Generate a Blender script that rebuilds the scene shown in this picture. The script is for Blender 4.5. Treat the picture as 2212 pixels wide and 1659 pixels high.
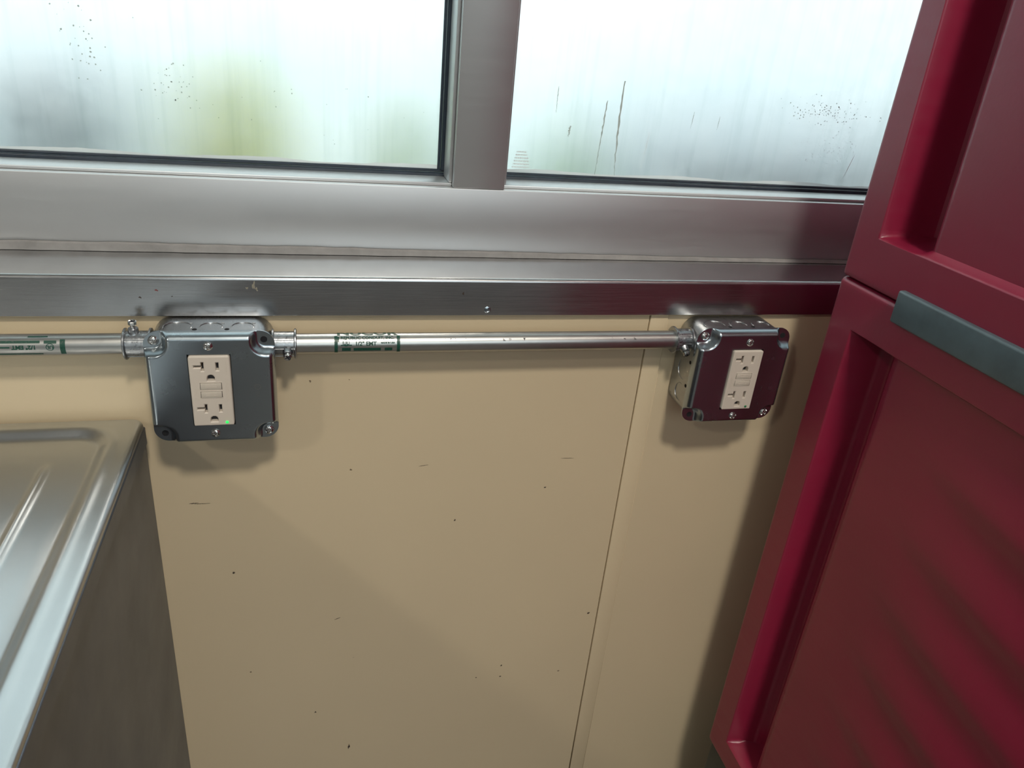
import bpy, bmesh, math, random
from mathutils import Matrix, Vector
random.seed(7)
scene = bpy.context.scene
for o in list(bpy.data.objects):
    bpy.data.objects.remove(o, do_unlink=True)
COL = scene.collection

# ------------------------------------------------------------------ camera
cam = bpy.data.cameras.new('camera')
cam.sensor_width = 36.0
cam.lens = 26.7746
cam.clip_start = 0.02
camo = bpy.data.objects.new('camera', cam)
COL.objects.link(camo)
R_ = Vector((0.9679, -0.2348, 0.0891)); U_ = Vector((0.0247, 0.4423, 0.8965)); F_ = Vector((0.2499, 0.8656, -0.4339))
camo.matrix_world = Matrix(((R_.x, U_.x, -F_.x, 0.0), (R_.y, U_.y, -F_.y, -0.6896), (R_.z, U_.z, -F_.z, 0.0), (0, 0, 0, 1)))
scene.camera = camo

# ------------------------------------------------------------------ world (bright overcast sky)
world = bpy.data.worlds.new('overcast_sky'); scene.world = world
world.use_nodes = True
bg = world.node_tree.nodes['Background']
bg.inputs['Color'].default_value = (0.86, 0.97, 1.0, 1)
SKY = 2.0
bg.inputs['Strength'].default_value = SKY

LAMP_A = 185.0     # main ceiling lamp radiance
LAMP_B = 135.0
scene.view_settings.view_transform = 'Standard'
scene.view_settings.look = 'None'
scene.view_settings.gamma = 1.0
scene.view_settings.use_curve_mapping = False
scene.view_settings.exposure = 0.0

# ------------------------------------------------------------------ materials
def newmat(name):
    m = bpy.data.materials.new(name); m.use_nodes = True
    nt = m.node_tree
    return m, nt, nt.nodes['Principled BSDF']

def node(nt, t, **kw):
    n = nt.nodes.new(t)
    for k, v in kw.items():
        setattr(n, k, v)
    return n

def noise(nt, scale, detail=3, rough=0.5, stretch=(1, 1, 1), coord='Object'):
    tc = node(nt, 'ShaderNodeTexCoord'); mp = node(nt, 'ShaderNodeMapping')
    mp.inputs['Scale'].default_value = stretch
    n = node(nt, 'ShaderNodeTexNoise')
    n.inputs['Scale'].default_value = scale; n.inputs['Detail'].default_value = detail; n.inputs['Roughness'].default_value = rough
    nt.links.new(tc.outputs[coord], mp.inputs['Vector']); nt.links.new(mp.outputs['Vector'], n.inputs['Vector'])
    return n

def ramp(nt, src, stops):
    r = node(nt, 'ShaderNodeValToRGB')
    el = r.color_ramp.elements
    el[0].position, el[0].color = stops[0][0], tuple(stops[0][1]) + (1,) if len(stops[0][1]) == 3 else stops[0][1]
    el[1].position, el[1].color = stops[1][0], tuple(stops[1][1]) + (1,)
    for p, c in stops[2:]:
        e = el.new(p); e.color = tuple(c) + (1,)
    nt.links.new(src, r.inputs['Fac'])
    return r

def g(v): return (v, v, v)

def bump(nt, bs, src, strength, dist=0.001):
    b = node(nt, 'ShaderNodeBump')
    b.inputs['Strength'].default_value = strength; b.inputs['Distance'].default_value = dist
    nt.links.new(src, b.inputs['Height']); nt.links.new(b.outputs['Normal'], bs.inputs['Normal'])

def mixc(nt, fac, a, b, blend='MIX'):
    m = node(nt, 'ShaderNodeMix', data_type='RGBA', blend_type=blend)
    for s, v in (('Factor', fac), ('A', a), ('B', b)):
        i = [q for q in m.inputs if q.name == s and (q.type == ('VALUE' if s == 'Factor' else 'RGBA'))][0]
        if hasattr(v, 'links'): nt.links.new(v, i)
        elif s == 'Factor': i.default_value = v
        else: i.default_value = tuple(v) + (1,) if len(v) == 3 else v
    return [q for q in m.outputs if q.type == 'RGBA'][0]

def metal(name, col, rough=(0.2, 0.34), brush=(1, 60, 60), bscale=30, bstr=0.08, patch=25, metallic=1.0, dirt=0.12):
    m, nt, bs = newmat(name)
    bs.inputs['Metallic'].default_value = metallic
    n1 = noise(nt, patch, 4, 0.6)
    c = ramp(nt, n1.outputs['Fac'], [(0.3, tuple(v * (1 - dirt) for v in col)), (0.7, col)])
    nt.links.new(c.outputs['Color'], bs.inputs['Base Color'])
    n2 = noise(nt, bscale, 3, 0.6, brush)
    r = ramp(nt, n2.outputs['Fac'], [(0.3, g(rough[0])), (0.7, g(rough[1]))])
    nt.links.new(r.outputs['Color'], bs.inputs['Roughness'])
    bump(nt, bs, n2.outputs['Fac'], bstr, 0.0004)
    return m

def plain(name, col, rough=0.5, metallic=0.0, var=0.08, scale=60, bstr=0.0, spec=0.5):
    m, nt, bs = newmat(name)
    bs.inputs['Roughness'].default_value = rough; bs.inputs['Metallic'].default_value = metallic
    bs.inputs['Specular IOR Level'].default_value = spec
    n1 = noise(nt, scale, 4, 0.6)
    c = ramp(nt, n1.outputs['Fac'], [(0.3, tuple(v * (1 - var) for v in col)), (0.7, col)])
    nt.links.new(c.outputs['Color'], bs.inputs['Base Color'])
    if bstr: bump(nt, bs, n1.outputs['Fac'], bstr, 0.0006)
    return m

MAT = {}
MAT['alu'] = metal('anodised_aluminium', (0.62, 0.63, 0.635), (0.44, 0.48), (1, 8, 8), 20, 0.0, 8, 0.92, 0.05)
MAT['sill'] = metal('brushed_stainless_sill', (0.58, 0.585, 0.59), (0.17, 0.27), (1, 70, 70), 25, 0.06, 18)
MAT['zinc'] = metal('galvanised_steel', (0.43, 0.49, 0.53), (0.24, 0.28), (1, 1, 1), 40, 0.0, 20, 1.0, 0.06)
MAT['zincbox'] = metal('galvanised_box_steel', (0.44, 0.45, 0.46), (0.26, 0.38), (14, 1, 1), 90, 0.08, 60, 1.0, 0.12)
MAT['conduit'] = metal('conduit_steel', (0.55, 0.55, 0.53), (0.30, 0.34), (1, 1, 1), 60, 0.0, 40, 1.0, 0.08)
MAT['cast'] = metal('die_cast_zinc', (0.46, 0.48, 0.50), (0.24, 0.42), (1, 1, 1), 400, 0.25, 200, 1.0, 0.3)
MAT['screw'] = metal('bright_zinc_screw', (0.72, 0.72, 0.70), (0.12, 0.22), (1, 1, 1), 300, 0.05, 200)
MAT['sink'] = metal('worn_stainless_sink', (0.58, 0.60, 0.61), (0.30, 0.34), (1, 1, 1), 9, 0.0, 8, 1.0, 0.10)
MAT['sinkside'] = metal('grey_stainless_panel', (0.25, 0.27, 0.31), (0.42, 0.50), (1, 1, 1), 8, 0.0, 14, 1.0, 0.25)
MAT['plastic'] = plain('ivory_device_plastic', (0.62, 0.55, 0.47), 0.38, var=0.03)
MAT['button'] = plain('ivory_button_plastic', (0.56, 0.50, 0.42), 0.45, var=0.03)
MAT['recess_shade'] = plain('recess_shade_black', (0.02, 0.022, 0.03), 0.4)  # near-black, painted for the shade in slots, gaps and screw heads
MAT['hole_shade'] = plain('hole_shade_black', (0.006, 0.006, 0.008), 0.9)  # near-black colour painted for the shade inside holes
MAT['gasket'] = plain('black_glazing_gasket', (0.025, 0.04, 0.06), 0.35, var=0.4)
MAT['bumper'] = plain('dark_grey_rubber', (0.10, 0.145, 0.165), 0.36, var=0.35, scale=30, bstr=0.1)
MAT['base'] = plain('dark_grey_base_plastic', (0.05, 0.055, 0.05), 0.5, var=0.2)
MAT['caulk'] = plain('grey_caulk', (0.30, 0.29, 0.28), 0.6, var=0.25)
MAT['edge_scatter'] = plain('edge_scatter_pale', (0.75, 0.8, 0.8), 0.5, var=0.15)
MAT['smear'] = plain('dried_caulk_smear', (0.30, 0.28, 0.22), 0.8, var=0.3, scale=200)
MAT['room'] = plain('painted_room_wall', (0.26, 0.27, 0.28), 0.7)
MAT['floor'] = plain('vinyl_floor', (0.16, 0.15, 0.14), 0.5)
MAT['ceil'] = plain('ceiling_paint', (0.62, 0.62, 0.60), 0.7)
MAT['ground'] = plain('pale_paving', (0.70, 0.74, 0.74), 0.9, var=0.2, scale=0.7)
def leaf(name, col):
    m, nt, bs = newmat(name); bs.inputs['Base Color'].default_value = col + (1,); bs.inputs['Roughness'].default_value = 0.7
    n1 = noise(nt, 8, 3); c = ramp(nt, n1.outputs['Fac'], [(0.3, tuple(v * 0.8 for v in col)), (0.7, col)])
    nt.links.new(c.outputs['Color'], bs.inputs['Base Color'])
    tr = node(nt, 'ShaderNodeBsdfTranslucent'); nt.links.new(c.outputs['Color'], tr.inputs['Color'])
    mx = node(nt, 'ShaderNodeMixShader'); mx.inputs['Fac'].default_value = 0.55
    nt.links.new(bs.outputs[0], mx.inputs[1]); nt.links.new(tr.outputs[0], mx.inputs[2]); nt.links.new(mx.outputs[0], nt.nodes['Material Output'].inputs['Surface'])
    return m
MAT['leafy'] = leaf('yellow_green_leaves', (0.86, 0.86, 0.26)); MAT['leafp'] = leaf('pale_green_leaves', (0.70, 0.82, 0.50)); MAT['leafg'] = leaf('green_leaves', (0.60, 0.76, 0.46))
MAT['asphalt'] = plain('blue_grey_asphalt', (0.22, 0.27, 0.33), 0.9, var=0.2, scale=1)
MAT['etch'] = plain('etched_glass_print', (0.85, 0.9, 0.9), 0.6)
MAT['dirt'] = plain('dark_dirt_mark', (0.05, 0.035, 0.025), 0.8)
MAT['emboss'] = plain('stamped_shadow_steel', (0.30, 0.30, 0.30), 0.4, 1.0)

# cream wall panels
m, nt, bs = newmat('cream_wall_panel'); MAT['cream'] = m
bs.inputs['Roughness'].default_value = 0.34
n1 = noise(nt, 4, 3, 0.5)
base = ramp(nt, n1.outputs['Fac'], [(0.3, (0.61, 0.50, 0.335)), (0.7, (0.64, 0.525, 0.35))])
tc = node(nt, 'ShaderNodeTexCoord')
vo = node(nt, 'ShaderNodeTexVoronoi'); vo.inputs['Scale'].default_value = 26
wob = noise(nt, 300, 2); addv = node(nt, 'ShaderNodeVectorMath', operation='ADD'); scv = node(nt, 'ShaderNodeVectorMath', operation='SCALE')
scv.inputs['Scale'].default_value = 0.003
nt.links.new(wob.outputs['Color'], scv.inputs[0]); nt.links.new(tc.outputs['Object'], addv.inputs[0]); nt.links.new(scv.outputs['Vector'], addv.inputs[1])
nt.links.new(addv.outputs['Vector'], vo.inputs['Vector'])
sep = node(nt, 'ShaderNodeSeparateColor'); nt.links.new(vo.outputs['Color'], sep.inputs['Color'])
gate = node(nt, 'ShaderNodeMath', operation='GREATER_THAN'); gate.inputs[1].default_value = 0.86; nt.links.new(sep.outputs['Red'], gate.inputs[0])
near = node(nt, 'ShaderNodeMath', operation='LESS_THAN'); near.inputs[1].default_value = 0.035; nt.links.new(vo.outputs['Distance'], near.inputs[0])
spk = node(nt, 'ShaderNodeMath', operation='MULTIPLY'); nt.links.new(gate.outputs[0], spk.inputs[0]); nt.links.new(near.outputs[0], spk.inputs[1])
spk2 = node(nt, 'ShaderNodeMath', operation='MULTIPLY'); nt.links.new(spk.outputs[0], spk2.inputs[0]); spk2.inputs[1].default_value = 0.8
nt.links.new(mixc(nt, spk2.outputs[0], base.outputs['Color'], (0.10, 0.06, 0.035)), bs.inputs['Base Color'])
nb = noise(nt, 180, 2); bump(nt, bs, nb.outputs['Fac'], 0.05, 0.0005)

# red moulded plastic
m, nt, bs = newmat('red_moulded_plastic'); MAT['red'] = m
bs.inputs['Specular IOR Level'].default_value = 0.65
n1 = noise(nt, 6, 4, 0.6)
c = ramp(nt, n1.outputs['Fac'], [(0.3, (0.225, 0.010, 0.038)), (0.7, (0.262, 0.012, 0.044))])
ns = noise(nt, 70, 5, 0.75, (1, 1, 2.5))
sc = ramp(nt, ns.outputs['Fac'], [(0.70, g(0)), (0.80, g(0.25))])
nt.links.new(mixc(nt, sc.outputs['Color'], c.outputs['Color'], (0.42, 0.12, 0.14)), bs.inputs['Base Color'])
n2 = noise(nt, 25, 3, 0.5, (1, 1, 6)); r = ramp(nt, n2.outputs['Fac'], [(0.3, g(0.30)), (0.7, g(0.40))])
nt.links.new(r.outputs['Color'], bs.inputs['Roughness'])
nb = noise(nt, 260, 2); bump(nt, bs, nb.outputs['Fac'], 0.12, 0.0005)

# green ink
m, nt, bs = newmat('green_ink'); MAT['ink'] = m
bs.inputs['Base Color'].default_value = (0.006, 0.062, 0.040, 1); bs.inputs['Roughness'].default_value = 0.4
n1 = noise(nt, 700, 3, 0.7); r = ramp(nt, n1.outputs['Fac'], [(0.34, g(0.6)), (0.45, g(1.0))])
nt.links.new(r.outputs['Color'], bs.inputs['Alpha'])

# frosted, wet glass
m, nt, bs = newmat('frosted_wet_glass'); MAT['glass'] = m
bs.inputs['Transmission Weight'].default_value = 1.0
bs.inputs['IOR'].default_value = 1.45
n1 = noise(nt, 5, 4, 0.6); n2 = noise(nt, 9, 4, 0.65, (14, 1, 0.5)); n3 = noise(nt, 55, 4, 0.7)
c = ramp(nt, n1.outputs['Fac'], [(0.3, (0.68, 0.76, 0.765)), (0.7, (0.80, 0.84, 0.825))])
st = ramp(nt, n2.outputs['Fac'], [(0.50, g(0)), (0.72, g(0.45))])
nt.links.new(mixc(nt, st.outputs['Color'], c.outputs['Color'], (0.56, 0.64, 0.62)), bs.inputs['Base Color'])
rr = ramp(nt, n3.outputs['Fac'], [(0.3, g(0.46)), (0.7, g(0.56))])
nt.links.new(rr.outputs['Color'], bs.inputs['Roughness'])
bump(nt, bs, n3.outputs['Fac'], 0.06, 0.001)

MAT['edge_scatter'] = leaf('edge_scatter_light', (0.92, 0.95, 0.95))  # pale translucent colour stands for light scattered at the glass edge
def emit(name, col, strength):
    m, nt, bs = newmat(name)
    bs.inputs['Base Color'].default_value = tuple(col) + (1,)
    bs.inputs['Emission Color'].default_value = tuple(col) + (1,)
    bs.inputs['Emission Strength'].default_value = strength
    return m
MAT['led_on'] = emit('green_led_lit', (0.02, 0.9, 0.10), 1.1)
MAT['led_off'] = plain('green_led_dim', (0.01, 0.16, 0.05), 0.3)
MAT['lampA'] = emit('lamp_diffuser_main', (1.0, 0.93, 0.82), LAMP_A)
MAT['lampB'] = emit('lamp_diffuser_second', (1.0, 0.93, 0.82), LAMP_B)
MAT['lampbody'] = plain('white_lamp_housing', (0.7, 0.7, 0.7), 0.4)

# ------------------------------------------------------------------ mesh helpers
def tagit(o, label=None, cat=None, group=None, kind=None):
    for k, v in (('label', label), ('category', cat), ('group', group), ('kind', kind)):
        if v: o[k] = v
    return o

def empty(name, loc=(0, 0, 0)):
    o = bpy.data.objects.new(name, None); COL.objects.link(o); o.location = loc
    o.empty_display_size = 0.02
    bpy.context.view_layer.update()
    return o

def mobj(name, me, mat, parent=None, smooth=None):
    if isinstance(mat, str): mat = MAT[mat]
    if not me.materials: me.materials.append(mat)
    if smooth:
        for p in me.polygons: p.use_smooth = True
        me.set_sharp_from_angle(angle=math.radians(smooth))
    o = bpy.data.objects.new(name, me); COL.objects.link(o)
    if parent:
        o.parent = parent
        bpy.context.view_layer.update()
        o.matrix_parent_inverse = parent.matrix_world.inverted()
    return o

def frombm(name, bm, mat, parent=None, smooth=None):
    bmesh.ops.recalc_face_normals(bm, faces=bm.faces[:])
    me = bpy.data.meshes.new(name); bm.to_mesh(me); bm.free()
    return mobj(name, me, mat, parent, smooth)

def frompy(name, v, f, mat, parent=None, smooth=None, fix=True):
    me = bpy.data.meshes.new(name); me.from_pydata(v, [], f); me.validate()
    if fix:
        bm = bmesh.new(); bm.from_mesh(me); bmesh.ops.remove_doubles(bm, verts=bm.verts[:], dist=1e-6)
        bmesh.ops.recalc_face_normals(bm, faces=bm.faces[:]); bm.to_mesh(me); bm.free()
    return mobj(name, me, mat, parent, smooth)

def box_bm(x0, x1, y0, y1, z0, z1, bev=0.0, seg=2):
    bm = bmesh.new()
    bmesh.ops.create_cube(bm, size=1, matrix=Matrix.Translation(((x0 + x1) / 2, (y0 + y1) / 2, (z0 + z1) / 2)) @ Matrix.Diagonal((abs(x1 - x0), abs(y1 - y0), abs(z1 - z0), 1)))
    if bev:
        bmesh.ops.bevel(bm, geom=bm.edges[:], offset=bev, segments=seg, profile=0.5, affect='EDGES')
    return bm

def box(name, x0, x1, y0, y1, z0, z1, mat, parent=None, bev=0.0, seg=2):
    return frombm(name, box_bm(x0, x1, y0, y1, z0, z1, bev, seg), mat, parent, 40 if bev else None)

def merge(bms):
    out = bmesh.new()
    for b in bms:
        me = bpy.data.meshes.new('tmp'); b.to_mesh(me); b.free(); out.from_mesh(me); bpy.data.meshes.remove(me)
    return out

def lathe_bm(profile, seg=32, mat=Matrix.Identity(4)):
    """profile [(r, h)] about local z"""
    bm = bmesh.new(); rings = []
    for r, h in profile:
        if r < 1e-7: rings.append([bm.verts.new(mat @ Vector((0, 0, h)))])
        else: rings.append([bm.verts.new(mat @ Vector((r * math.cos(2 * math.pi * k / seg), r * math.sin(2 * math.pi * k / seg), h))) for k in range(seg)])
    for a, b in zip(rings, rings[1:]):
        if len(a) == 1 and len(b) == 1: continue
        for k in range(seg):
            k2 = (k + 1) % seg
            if len(a) == 1: bm.faces.new((a[0], b[k], b[k2]))
            elif len(b) == 1: bm.faces.new((a[k], a[k2], b[0]))
            else: bm.faces.new((a[k], a[k2], b[k2], b[k]))
    return bm

def axis_to(direction, loc):
    q = Vector(direction).normalized().to_track_quat('Z', 'Y')
    return Matrix.Translation(loc) @ q.to_matrix().to_4x4()

def ss(t):
    t = max(0.0, min(1.0, t)); return t * t * (3 - 2 * t)

def lines(a, b, step, extra=()):
    n = max(1, int(round(abs(b - a) / step))); L = [a + (b - a) * i / n for i in range(n + 1)]
    L = sorted(set([round(v, 6) for v in L] + [round(v, 6) for v in extra]))
    out = [L[0]]
    for v in L[1:]:
        if v - out[-1] > 1e-5: out.append(v)
    return out

# ------------------------------------------------------------------ the room
FLOOR = -1.27; CEIL = 1.80
XL, XR, YF = -2.4, 2.1, -2.7
sub = tagit(box('wall_back', XL, XR, 0.006, 0.05, FLOOR, -0.2660, 'cream'), kind='structure')
box('wall_panel', XL, 0.3420, 0.0, 0.006, FLOOR, -0.2660, 'cream', sub, 0.0008, 1)
box('wall_panel', 0.3628, XR, 0.0, 0.006, FLOOR, -0.2660, 'cream', sub, 0.0008, 1)
box('joint_strip', 0.3428, 0.3626, -0.0012, 0.006, FLOOR, -0.2660, 'cream', sub, 0.0006, 2)
# scuffs on the panel
def scuff(x, z, w, h, ang, seed):
    rnd = random.Random(seed); bm = bmesh.new(); n = 14
    up = []; lo = []
    for i in range(n + 1):
        t = i / n; a = math.sin(math.pi * t) ** 0.6
        u = (t - 0.5) * w; o = rnd.uniform(-0.3, 0.3) * h
        for lst, s in ((up, 1), (lo, -1)):
            v = o + s * h * a * rnd.uniform(0.25, 0.6)
            lst.append(bm.verts.new((x + u * math.cos(ang) - v * math.sin(ang), -0.0003, z + u * math.sin(ang) + v * math.cos(ang))))
    for i in range(n): bm.faces.new((up[i], up[i + 1], lo[i + 1], lo[i]))
    return bm
SC = [(-0.122, -0.4715, 0.010, 0.0009, 0.02), (-0.114, -0.4725, 0.016, 0.0006, 0.0), (0.110, -0.4405, 0.011, 0.0006, 0.1), (0.272, -0.4405, 0.016, 0.0005, -0.05),
      (0.018, -0.643, 0.008, 0.0009, 0.35), (0.222, -0.749, 0.003, 0.002, 0.8), (0.222, -0.768, 0.003, 0.002, 0.3), (0.33, -0.675, 0.004, 0.003, 0.2), (-0.01, -0.79, 0.003, 0.0022, 0.9),
      (0.190, -0.765, 0.002, 0.0018, 0.2), (-0.0899, -0.5641, 0.003, 0.003, 0.4), (0.148, -0.515, 0.003, 0.0018, 0.9), (0.25, -0.478, 0.003, 0.0018, 0.3), (0.03, -0.86, 0.003, 0.007, 0.0)]
for i, (x, z, w, h, a) in enumerate(SC):
    frombm('scuff_mark', scuff(x, z, w, h, a, i), 'dirt', sub)

tagit(box('floor', XL, XR, YF, 0.05, FLOOR - 0.05, FLOOR, 'floor'), kind='structure')
tagit(box('ceiling', XL, XR, YF, 0.05, CEIL, CEIL + 0.05, 'ceil'), kind='structure')
tagit(box('wall_left', XL - 0.05, XL, YF, 0.05, FLOOR, CEIL, 'room'), kind='structure')
tagit(box('wall_right', XR, XR + 0.05, YF, 0.05, FLOOR, CEIL, 'room'), kind='structure')
tagit(frombm('wall_upper', merge([box_bm(XL, XR, 0.03, 0.13, 0.95, CEIL), box_bm(XL, -1.36, 0.03, 0.13, -0.262, 0.95), box_bm(1.68, XR, 0.03, 0.13, -0.262, 0.95)]), 'room'), kind='structure')
# opposite side: unseen serving hatch, added to let in soft sky fill
OX0, OX1, OZ0, OZ1 = -0.5, 1.6, 0.05, 1.25
tagit(frombm('wall_front', merge([box_bm(XL, XR, YF - 0.05, YF, FLOOR, OZ0), box_bm(XL, XR, YF - 0.05, YF, OZ1, CEIL), box_bm(XL, OX0, YF - 0.05, YF, OZ0, OZ1), box_bm(OX1, XR, YF - 0.05, YF, OZ0, OZ1)]), 'room'), kind='structure')

# ------------------------------------------------------------------ window
win = tagit(empty('window_1', (0.16, 0.05, -0.2225)), kind='structure')
YFR = 0.05; ZR = -0.1560; YG = 0.097
MX0, MX1 = 0.1346, 0.1857
WX0, WX1, WZ1 = -1.36, 1.68, 0.95
box('bottom_rail', WX0, WX1, YFR, 0.125, -0.2222, ZR, 'alu', win, 0.0009, 2)
box('mullion', MX0, MX1, YFR, 0.125, ZR + 0.0002, WZ1, 'alu', win, 0.0009, 2)
box('jamb', WX0, WX0 + 0.05, YFR, 0.125, ZR, WZ1, 'alu', win, 0.001, 1)
box('jamb', WX1 - 0.05, WX1, YFR, 0.125, ZR, WZ1, 'alu', win, 0.001, 1)
box('head_rail', WX0, WX1, YFR, 0.125, WZ1 - 0.05, WZ1, 'alu', win, 0.001, 1)
def pane(x0, x1):
    # snap-in glazing stops: a slim step around the opening
    s = 0.0035
    box('glazing_stop', x0, x1, 0.058, 0.090, ZR + 0.0001, ZR + s, 'alu', win, 0.0012, 2)
    box('glazing_stop', x0, x0 + s, 0.058, 0.090, ZR + s, WZ1 - 0.05, 'alu', win, 0.0012, 2)
    box('glazing_stop', x1 - s, x1, 0.058, 0.090, ZR + s, WZ1 - 0.05, 'alu', win, 0.0012, 2)
    gk = 0.0085
    # gasket: two lips with a groove between them
    for (a0, a1, b0, b1) in ((x0, x1, ZR + 0.0001, ZR + gk),):
        gb = merge([box_bm(a0, a1, 0.0905, 0.0965, b0, b1 - 0.002, 0.0006, 1), box_bm(a0, a1, 0.0925, 0.0965, b1 - 0.0016, b1 + 0.001, 0.0006, 1)])
        frombm('gasket', gb, 'gasket', win, 40)
    for sx, xx in ((1, x0), (-1, x1)):
        e = sorted((xx, xx + sx * (gk - 0.002))); e2 = sorted((xx + sx * (gk - 0.0016), xx + sx * (gk + 0.001)))
        gb = merge([box_bm(e[0], e[1], 0.0905, 0.0965, ZR + gk, WZ1 - 0.05, 0.0006, 1), box_bm(e2[0], e2[1], 0.0925, 0.0965, ZR + gk, WZ1 - 0.05, 0.0006, 1)])
        frombm('gasket', gb, 'gasket', win, 40)
    gl = box('glass_pane', x0 + 0.001, x1 - 0.001, YG, YG + 0.006, ZR + 0.001, WZ1 - 0.051, 'glass', win)
    # added wavy strip painting the bright line of light along the glass foot
    bm = bmesh.new(); n = 160; rows = []
    for i in range(n + 1):
        x = x0 + gk + (x1 - x0 - 2 * gk) * i / n
        h = 0.0035 + 0.0012 * math.sin(i * 0.37) + random.uniform(-0.0004, 0.0004)
        rows.append([bm.verts.new((x, YG - 0.0004, ZR + gk - 0.001)), bm.verts.new((x, YG - 0.0016, ZR + gk + 0.0004)), bm.verts.new((x, YG - 0.0009, ZR + gk + h * 0.6)), bm.verts.new((x, YG - 0.0001, ZR + gk + h))])
    for a, b in zip(rows, rows[1:]):
        for k in range(3): bm.faces.new((a[k], b[k], b[k + 1], a[k + 1]))
    frombm('edge_light_strip', bm, 'edge_scatter', win, 60)
    return gl
pane(WX0 + 0.05, MX0); pane(MX1, WX1 - 0.05)
# etched maker's mark: five short lines of tiny illegible print
bms = []
for i in range(6):
    w = 0.0105 + 0.0016 * i; x = 0.2075 - 0.0008 * i
    k = 0.0
    while k < w:
        l = random.uniform(0.0007, 0.0018)
        bms.append(box_bm(x + k, x + k + l, YG - 0.0003, YG + 0.0001, -0.1265 - 0.0031 * i, -0.1250 - 0.0031 * i))
        k += l + 0.0006
frombm('etched_mark', merge(bms), 'etch', win)

# water drips, scratches and spots on the panes
MAT['drip'] = plain('water_drip', (0.52, 0.60, 0.57), 0.4, var=0.2, scale=120)
def strip(pts, w, seed, mat, name, yoff=0.0004):
    rnd = random.Random(seed); bm = bmesh.new(); L = []; R = []
    n = 24
    for i in range(n + 1):
        t = i / n * (len(pts) - 1); k = min(int(t), len(pts) - 2); u = t - k
        x = pts[k][0] + (pts[k + 1][0] - pts[k][0]) * u; z = pts[k][1] + (pts[k + 1][1] - pts[k][1]) * u
        ww = w * rnd.uniform(0.35, 1.0) * (0.4 + 0.6 * math.sin(math.pi * min(1, i / n + 0.15)))
        x += rnd.uniform(-0.2, 0.2) * w
        L.append(bm.verts.new((x - ww / 2, YG - yoff, z))); R.append(bm.verts.new((x + ww / 2, YG - yoff, z)))
    for i in range(n): bm.faces.new((L[i], L[i + 1], R[i + 1], R[i]))
    frombm(name, bm, mat, win)
for k, (pts, w) in enumerate([([(0.3150, -0.050), (0.3146, -0.090), (0.3160, -0.120), (0.3178, -0.146)], 0.0026), ([(0.2990, -0.070), (0.2975, -0.105), (0.2955, -0.146)], 0.0020),
      ([(0.2450, -0.060), (0.2450, -0.085)], 0.0010), ([(0.3990, -0.075), (0.3975, -0.092)], 0.0008), ([(0.4300, -0.078), (0.4290, -0.092)], 0.0008), ([(0.262, -0.097), (0.261, -0.108)], 0.0026)]):
    strip(pts, w, k, 'drip', 'water_drip')
strip([(0.3514, -0.098), (0.3472, -0.139)], 0.0008, 21, 'etch', 'glass_scratch'); strip([(0.6100, -0.110), (0.6013, -0.141)], 0.0008, 22, 'etch', 'glass_scratch')
def spots(n, fx, fz, r0, r1, mat, seed, name):
    rnd = random.Random(seed); bms = []
    for _ in range(n):
        x, z = fx(rnd), fz(rnd); r = rnd.uniform(r0, r1)
        bm = bmesh.new(); vs = [bm.verts.new((x + r * rnd.uniform(0.6, 1.2) * math.cos(k * 1.047), YG - 0.0004, z + r * rnd.uniform(0.6, 1.2) * math.sin(k * 1.047))) for k in range(6)]
        bm.faces.new(vs); bms.append(bm)
    o = frombm(name, merge(bms), mat, win); o['kind'] = 'stuff'
spots(130, lambda r: r.gauss(0.560, 0.028), lambda r: -0.066 + r.gauss(0, 0.007), 0.0003, 0.0008, 'drip', 5, 'water_spots')
spots(90, lambda r: r.gauss(0.570, 0.028), lambda r: -0.105 + r.gauss(0, 0.010), 0.0002, 0.0006, 'etch', 6, 'scratch_flecks')
spots(40, lambda r: -0.119 + r.gauss(0, 0.013), lambda r: -0.082 + r.gauss(0, 0.012), 0.0003, 0.0009, 'drip', 7, 'water_spots')
spots(34, lambda r: -0.188 + r.gauss(0, 0.010), lambda r: -0.045 + r.gauss(0, 0.016), 0.0003, 0.0010, 'drip', 8, 'water_spots')
spots(26, lambda r: r.uniform(-0.2, 0.12), lambda r: -0.10 + r.gauss(0, 0.025), 0.0003, 0.0007, 'drip', 9, 'water_spots')

# caulk line between frame and sill
bm = bmesh.new(); n = 200; rows = []
for i in range(n + 1):
    x = WX0 + (WX1 - WX0) * i / n
    top = -0.2160 - 0.0045 * ss((x + 0.3) / 0.9) + random.uniform(-0.0004, 0.0004)
    rows.append([bm.verts.new((x, YFR - 0.0004, top)), bm.verts.new((x, YFR - 0.0032, top - 0.0012)), bm.verts.new((x, YFR - 0.0040 + random.uniform(-.0004, .0004), -0.2238)), bm.verts.new((x, YFR + 0.002, -0.2250))])
for a, b in zip(rows, rows[1:]):
    for k in range(3): bm.faces.new((a[k], b[k], b[k + 1], a[k + 1]))
frombm('caulk_line', bm, 'caulk', win, 35)

# ------------------------------------------------------------------ stainless sill
YS = -0.0060
def sill_mesh():
    prof = [(0.06, -0.2228)]
    r = 0.0040; yf = YS; zt = -0.2292
    for k in range(9):
        a = math.pi / 2 * k / 8
        prof.append((yf + r - r * math.sin(a), zt - r + r * math.cos(a)))
    prof += [(yf, -0.2664), (yf + 0.0006, -0.2670), (yf + 0.0012, -0.2670), (yf + 0.0012, -0.2655), (0.06, -0.2655)]
    v = []; f = []
    for x in (XL, XR):
        v += [(x, p[0], p[1]) for p in prof]
    n = len(prof)
    for i in range(n): f.append((i, (i + 1) % n, n + (i + 1) % n, n + i))
    f += [tuple(range(n)), tuple(range(n, 2 * n))]
    return v, f
v, f = sill_mesh()
sill = tagit(frompy('trim_1', v, f, 'sill', None, 30), 'brushed stainless steel sill ledge below the frosted window', None, None, 'structure')
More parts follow.
